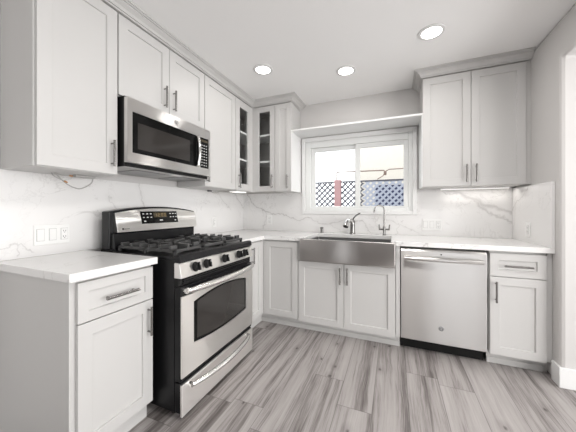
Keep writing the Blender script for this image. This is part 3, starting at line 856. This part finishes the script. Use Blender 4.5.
segs7 = {'1': 'bc', '2': 'abged', '3': 'abgcd', '5': 'afgcd', '0': 'abcdef'}
for ch, y in (('1', -1.558), ('2', -1.532), ('0', -1.500), ('0', -1.474)):
    w, h = 0.014, 0.011; z = 1.140
    for s_ in segs7[ch]:
        q = {'a': (0, w, h, h + 0.002), 'g': (0, w, 0, 0.002), 'd': (0, w, -h, -h + 0.002), 'b': (w - 0.002, w, 0, h), 'c': (w - 0.002, w, -h, 0), 'f': (0, 0.002, 0, h), 'e': (0, 0.002, -h, 0)}[s_]
        tquad(bm, y + q[0], y + q[1], z + q[2], z + q[3], 0.003, 0.0004)
obj('digits', bm, 'digits', lc)
for y in (-1.663, -1.631, -1.600, -1.420, -1.392, -1.365):
    for z in (1.150, 1.124):
        bm = bmesh.new(); tquad(bm, y, y + 0.014, z - 0.004, z + 0.003, 0.0022, 0.0006); obj('key', bm, 'keys', dpn)
for y, w_, z in ((-1.658, 0.016, 1.092), (-1.378, 0.016, 1.092), (-1.523, 0.030, 1.096)):
    bm = bmesh.new(); tquad(bm, y, y + w_, z, z + 0.008, 0.0022, 0.0006); obj('key', bm, 'keys', dpn)
bm = bmesh.new(); tquad(bm, GY0 + 0.065, GY0 + 0.076, 1.046, 1.057, 0.0004, 0.001)
obj('logo_mark', bm, 'black_matte', fa)
bm = bmesh.new()
for k, (w, hh) in enumerate(((0.006, 0.007), (0.006, 0.006), (0.004, 0.007), (0.007, 0.006))): tquad(bm, GY0 + 0.080 + k * 0.009, GY0 + 0.080 + k * 0.009 + w, 1.048, 1.048 + hh, 0.0004, 0.0008)
obj('logo_text', bm, 'badge', fa)

# ------------------------------------------------------------------ over-the-range microwave
MY0, MY1 = -1.922, -1.166
mw = thing('microwave', 'stainless steel microwave mounted above the range', 'microwave', (0.19, (MY0 + MY1) / 2, 1.445))
MZ0, MZ1 = 1.447, 1.868
obj('body', BX(0.003, 0.360, MY0 + 0.002, MY1 - 0.002, MZ0, MZ1 + 0.010), 'black_matte', mw, bevel=0.002)
for y in (-1.80, -1.42):
    obj('grease_filter', BX(0.06, 0.30, y, y + 0.24, MZ0 - 0.006, MZ0 - 0.0032), 'badge', mw)
obj('underside', BX(0.004, 0.3595, MY0 + 0.003, MY1 - 0.003, MZ0 - 0.003, MZ0 - 0.0005), 'under', mw)
bm = bmesh.new(); box(bm, 0.31, 0.345, -1.54, -1.44, MZ0 - 0.006, MZ0 - 0.0032); obj('cooktop_lamp', bm, 'plate', mw)
# front skin with the window opening (window + keypad are set in)
fx0, fx1 = 0.3605, 0.390
bm = bmesh.new()
zt, zb = 1.787, 1.533; wy0, wy1 = -1.890, -1.362; ky0, ky1 = -1.290, -1.188
box(bm, fx0, fx1, MY0, MY1, zt, MZ1); box(bm, fx0, fx1, MY0, MY1, 1.470, zb)
box(bm, fx0, fx1, MY0, wy0, zb, zt); box(bm, fx0, fx1, ky1, MY1, zb, zt)
box(bm, fx0, fx1, wy1 + 0.052, ky0, zb, zt)
bmesh.ops.remove_doubles(bm, verts=bm.verts, dist=1e-5)
fs = obj('front_frame', bm, 'steel', mw)
obj('door_glass', BX(fx0, fx1 - 0.003, wy0 + 0.0005, wy1 + 0.0515, zb + 0.0005, zt - 0.0005), 'dglass', fs)
obj('door_window', BX(fx1 - 0.003, fx1 - 0.0024, -1.852, -1.405, 1.562, 1.728), 'dglass2', fs)
kp = obj('keypad', BX(fx0, fx1 - 0.003, ky0 + 0.0005, ky1 - 0.0005, zb + 0.0005, zt - 0.0005), 'dglass', fs)
for i in range(3):
    for j in range(8):
        y = ky0 + 0.014 + i * 0.028; z = 1.552 + j * 0.024
        obj('key', BX(fx1 - 0.0028, fx1 - 0.0020, y, y + 0.013, z, z + 0.007), 'keys', kp)
obj('clock_window', BX(fx1 - 0.0028, fx1 - 0.0018, ky0 + 0.008, ky1 - 0.008, 1.752, 1.772), 'lcd', kp)
bm = bmesh.new(); n = 14
tube(bm, [(fx1 + 0.012 + 0.014 * math.sin(PI * k / n), -1.328, 1.545 + 0.232 * k / n) for k in range(n + 1)], 0.0145, 12)
for z in (1.545, 1.777): tube(bm, [(fx1 + 0.0005, -1.328, z), (fx1 + 0.014, -1.328, z)], 0.012, 12)
obj('handle', bm, 'chrome', mw, smooth=True)
bm = bmesh.new(); lathe(bm, [(0.017, 0.0), (0.017, 0.002), (0.015, 0.003)], (fx1 + 0.0005, -1.545, 1.828), 'x', 24)
bd = obj('badge', bm, 'steel', mw, smooth=True)
monogram(bd, (fx1 + 0.004, -1.545, 1.828), 0.017, 'L').data.materials[0] = M['badge']

# ------------------------------------------------------------------ wall plates
def plate(name, label, side, u0, u1, z0, z1, kinds, d=0.0, cat='outlet', flip=1):
    """side 'L' left wall (faces +x), 'B' back wall (faces -y), 'R' right wall (faces -x)."""
    def q(bm, a, b, c, e, d0, d1):
        if side == 'L': box(bm, d + d0, d + d1, a, b, c, e)
        elif side == 'B': box(bm, a, b, -d - d1, -d - d0, c, e)
        else: box(bm, RW - 0.020 - d1, RW - 0.020 - d0, a, b, c, e)
    uc, zc = (u0 + u1) / 2, (z0 + z1) / 2
    loc = {'L': (d, uc, z0), 'B': (uc, -d, z0), 'R': (RW - 0.02, uc, z0)}[side]
    t_ = thing(name, label, cat, loc)
    bm = bmesh.new(); q(bm, u0, u1, z0, z1, 0.0003, 0.006); obj('cover_plate', bm, 'plate', t_, bevel=0.002)
    n = len(kinds); pw = (u1 - u0) / n
    for i, k in enumerate(kinds):
        c = u0 + pw * (i + 0.5)
        bm = bmesh.new(); q(bm, c - 0.0185, c + 0.0185, zc - 0.035, zc + 0.035, 0.0062, 0.0066); obj('gap_line', bm, 'plate_gap', t_)
        bm = bmesh.new(); q(bm, c - 0.0165, c + 0.0165, zc - 0.033, zc + 0.033, 0.0066, 0.0095)
        o = obj('rocker' if k == 's' else 'receptacle', bm, 'plate', t_, bevel=0.001)
        if k == 'o':
            bm = bmesh.new()
            for zz in (zc + 0.017, zc - 0.017):
                for du in (-0.006, 0.006): q(bm, c + du - 0.0013, c + du + 0.0013, zz - 0.003, zz + 0.006, 0.0096, 0.0101)
                q(bm, c - 0.002, c + 0.002, zz - 0.010, zz - 0.006, 0.0096, 0.0101)
            obj('slots', bm, 'slot', o)
    return t_
plate('switch_plate', 'wide white plate with two rocker switches and an outlet left of the range', 'L', -2.196, -2.024, 0.976, 1.092, ('s', 's', 'o'), cat='switch')
plate('outlet_plate', 'white outlet on the left wall right of the range', 'L', -0.662, -0.590, 0.985, 1.103, ('o',))
plate('outlet_plate', 'white outlet on the back wall near the left corner', 'B', 0.358, 0.430, 0.992, 1.110, ('o',), d=0.010)
plate('switch_plate', 'wide white plate with switches and an outlet above the dishwasher', 'B', 2.148, 2.320, 0.972, 1.086, ('s', 's', 'o'), d=0.010, cat='switch')
plate('outlet_plate', 'white outlet on the right side splash', 'R', -0.358, -0.286, 0.962, 1.078, ('o',))

# ------------------------------------------------------------------ under-cabinet fittings
def lightbar(label, box_, lit):
    o = thing('undercabinet_light', label, 'light', ((box_[0] + box_[1]) / 2, (box_[2] + box_[3]) / 2, UB - 0.014))
    obj('housing', BX(*box_, UB - 0.012, UB - 0.0005), 'plate' if lit else 'cable', o, bevel=0.001)
    obj('lens', BX(box_[0] + 0.004, box_[1] - 0.004, box_[2] + 0.004, box_[3] - 0.004, UB - 0.0145, UB - 0.0121), 'led' if lit else 'cable', o)
    return o
lightbar('unlit light bar under the tall left wall cabinet', (0.10, 0.135, -2.06, -1.95), False)
lightbar('lit light bar under the right wall cabinet', (2.30, 2.84, -0.10, -0.07), True)
area('undercabinet_glow', (2.60, -0.10, UB - 0.018), (0, 0, 0), 0.5, 0.02, 0.45, (1, 0.95, 0.9))
lightbar('small lit light bar under the corner glass cabinet', (0.20, 0.30, -0.62, -0.42), True)
w = thing('hanging_wire', 'loose grey cable loop with bare ends under the tall left wall cabinet', 'wire', (0.09, -2.05, 1.31))
bm = bmesh.new()
def spline(pts, n=8):
    out = []
    P_ = [Vector(p) for p in pts]; P_ = [P_[0]] + P_ + [P_[-1]]
    for i in range(1, len(P_) - 2):
        for k in range(n):
            s_ = k / n; a, b, c_, d_ = P_[i - 1:i + 3]
            out.append(0.5 * ((2 * b) + (c_ - a) * s_ + (2 * a - 5 * b + 4 * c_ - d_) * s_ ** 2 + (3 * b - a - 3 * c_ + d_) * s_ ** 3))
    out.append(P_[-1]); return out
tube(bm, spline([(0.10, -2.150, 1.3885), (0.10, -2.135, 1.378), (0.10, -2.091, 1.335), (0.10, -2.045, 1.312), (0.10, -2.008, 1.312), (0.10, -1.955, 1.348), (0.10, -1.945, 1.3885)]), 0.0032, 8)
obj('cable', bm, 'cable', w, smooth=True)
bm = bmesh.new()
tube(bm, spline([(0.10, -2.160, 1.3885), (0.105, -2.150, 1.370), (0.11, -2.105, 1.348)]), 0.0028, 8); tube(bm, spline([(0.11, -2.15, 1.3885), (0.12, -2.12, 1.379), (0.12, -2.085, 1.380)]), 0.0028, 8)
cb = obj('lead', bm, 'cable', w, smooth=True)
for p_, q_ in (((0.11, -2.105, 1.348), (0.112, -2.090, 1.339)), ((0.12, -2.085, 1.380), (0.12, -2.068, 1.379))):
    bm = bmesh.new(); tube(bm, [p_, q_], 0.0045, 8); obj('wire_end', bm, 'copper', w, smooth=True)
w = thing('hanging_wire', 'short dark wire dangling under the cabinet right of the microwave', 'wire', (0.12, -0.6, 1.36))
bm = bmesh.new(); tube(bm, spline([(0.06, -0.76, 1.3885), (0.06, -0.74, 1.372), (0.06, -0.69, 1.366), (0.06, -0.63, 1.376), (0.06, -0.60, 1.3885)]), 0.003, 8)
obj('cable', bm, 'cable', w, smooth=True)
bm = bmesh.new(); box(bm, 0.05, 0.075, -0.80, -0.755, UB - 0.018, UB - 0.0005); obj('connector', bm, 'badge', w, bevel=0.002)

# ------------------------------------------------------------------ recessed ceiling lights
for x, y, lab in ((0.780, -0.918, 'recessed ceiling light nearest the microwave cabinets'), (1.472, -0.612, 'recessed ceiling light in front of the window'), (2.127, -0.893, 'recessed ceiling light before the right wall cabinet')):
    o = thing('ceiling_light', lab, 'light', (x, y, CZ - 0.008), 'recessed ceiling lights')
    bm = bmesh.new(); lathe(bm, [(0.066, -0.0005), (0.088, -0.0005), (0.086, -0.006), (0.070, -0.010), (0.066, -0.009)], (x, y, CZ), 'z', 36)
    bmesh.ops.delete(bm, geom=[f_ for f_ in bm.faces if len(f_.verts) > 4], context='FACES')
    obj('trim_ring', bm, 'ring', o, smooth=True)
    bm = bmesh.new(); lathe(bm, [(0.0655, -0.001), (0.0655, -0.0065)], (x, y, CZ), 'z', 36)
    obj('lens', bm, 'lens', o)
    area('ceiling_light_glow', (x, y, CZ - 0.014), (0, 0, 0), 0.12, 0.12, 1.5, (1, 0.965, 0.93), 'DISK')

# ------------------------------------------------------------------ outside the window
obj_ = struct('floor_outside', BX(-4, 7, 0.16, 7, -0.25, -0.2), 'ground')
FY = 1.5
fn = thing('lattice_fence', 'diagonal lattice fence on a reddish post outside the window', 'fence', (1.2, FY, -0.2))
def lattice(x0, x1, z0, z1, pitch, w, y, th):
    bm = bmesh.new()
    for sgn in (1, -1):
        k = x0 - (z1 - z0) - pitch
        while k < x1 + (z1 - z0) + pitch:
            # slat from (k, z0) along sgn slope, clipped to the rectangle
            a = Vector((k, z0)); b = Vector((k + sgn * (z1 - z0), z1))
            lo, hi = 0.0, 1.0
            dx = b.x - a.x
            t0, t1 = (x0 - a.x) / dx, (x1 - a.x) / dx
            if t0 > t1: t0, t1 = t1, t0
            lo, hi = max(lo, t0), min(hi, t1)
            if hi - lo > 0.03:
                p, q_ = a.lerp(b, lo), a.lerp(b, hi); h = w * 0.7071 * (1.2 if sgn > 0 else 0.95)
                yy = y + (0 if sgn > 0 else th)
                A = [(p.x - h, p.y), (p.x + h, p.y), (q_.x + h, q_.y), (q_.x - h, q_.y)]
                prism(bm, A, 'y', yy, yy + th * 0.98)
            k += pitch
    return bm
obj('lattice_panel', lattice(-0.9, 0.905, 0.3, 1.655, 0.098, 0.022, FY, 0.008), 'lattice_dark', fn)
obj('lattice_panel', lattice(1.03, 1.40, 0.3, 1.655, 0.098, 0.022, FY, 0.008), 'lattice_dark', fn)
obj('lattice_panel', lattice(1.402, 3.6, 0.3, 1.655, 0.098, 0.030, FY, 0.008), 'lattice_pale', fn, label='lattice panel coloured in its sky-lit tone')
obj('post', BX(0.912, 1.022, FY - 0.03, FY + 0.08, -0.2, 1.70), 'redpost', fn, bevel=0.004, label='reddish wooden post')
bm = bmesh.new(); box(bm, -0.9, 0.911, FY - 0.006, FY + 0.024, 1.655, 1.675); box(bm, 1.023, 3.6, FY - 0.006, FY + 0.024, 1.655, 1.675)
obj('top_rail', bm, 'lattice_dark', fn)
bm = bmesh.new(); box(bm, -0.9, 0.911, FY - 0.006, FY + 0.024, 1.205, 1.235); box(bm, 1.023, 3.6, FY - 0.006, FY + 0.024, 1.205, 1.235)
obj('bottom_rail', bm, 'lattice_pale', fn)
tag(obj('board', BX(1.56, 3.4, 1.9, 1.94, -0.2, 1.62), 'lattice_backing', loc=(2.4, 1.92, -0.2)), 'dark blue board added as backing behind the right lattice panel', 'board')  # stand-in for something dark out there, keeps the lattice gaps dark
p = thing('conduit_pipe', 'thin brown pipe running above the lattice fence', 'pipe', (1.4, 1.75, 1.6))
bm = bmesh.new(); tube(bm, [(0.90, 1.75, -0.2), (0.90, 1.75, 1.86), (0.905, 1.75, 1.868), (0.94, 1.75, 1.875), (1.72, 1.75, 1.862)], 0.010, 8); tube(bm, [(1.72, 1.75, 1.862), (1.73, 1.75, 1.81), (1.70, 1.70, 1.76), (1.62, 1.62, 1.70)], 0.008, 8)
obj('pipe_run', bm, 'pipe', p, smooth=True)
bm = bmesh.new(); lathe(bm, [(0.02, 0), (0.024, 0.02), (0.024, 0.06), (0.012, 0.07)], (1.735, 1.75, 1.78), 'z', 12); tube(bm, [(1.735, 1.75, 1.84), (1.80, 1.75, 1.875), (2.4, 1.75, 1.88)], 0.008, 8)
obj('valve', bm, 'pipe', p, smooth=True)
h = thing('neighbor_house', 'cream stucco house wall beyond the fence on the right', 'house', (3.5, 3.4, -0.2))
obj('wall', BX(1.06, 6.5, 3.0, 3.4, -0.2, 4.2), 'stucco', h)
obj('corner_board', BX(1.03, 1.0595, 2.98, 3.4, -0.2, 4.2), 'white_ext', h)
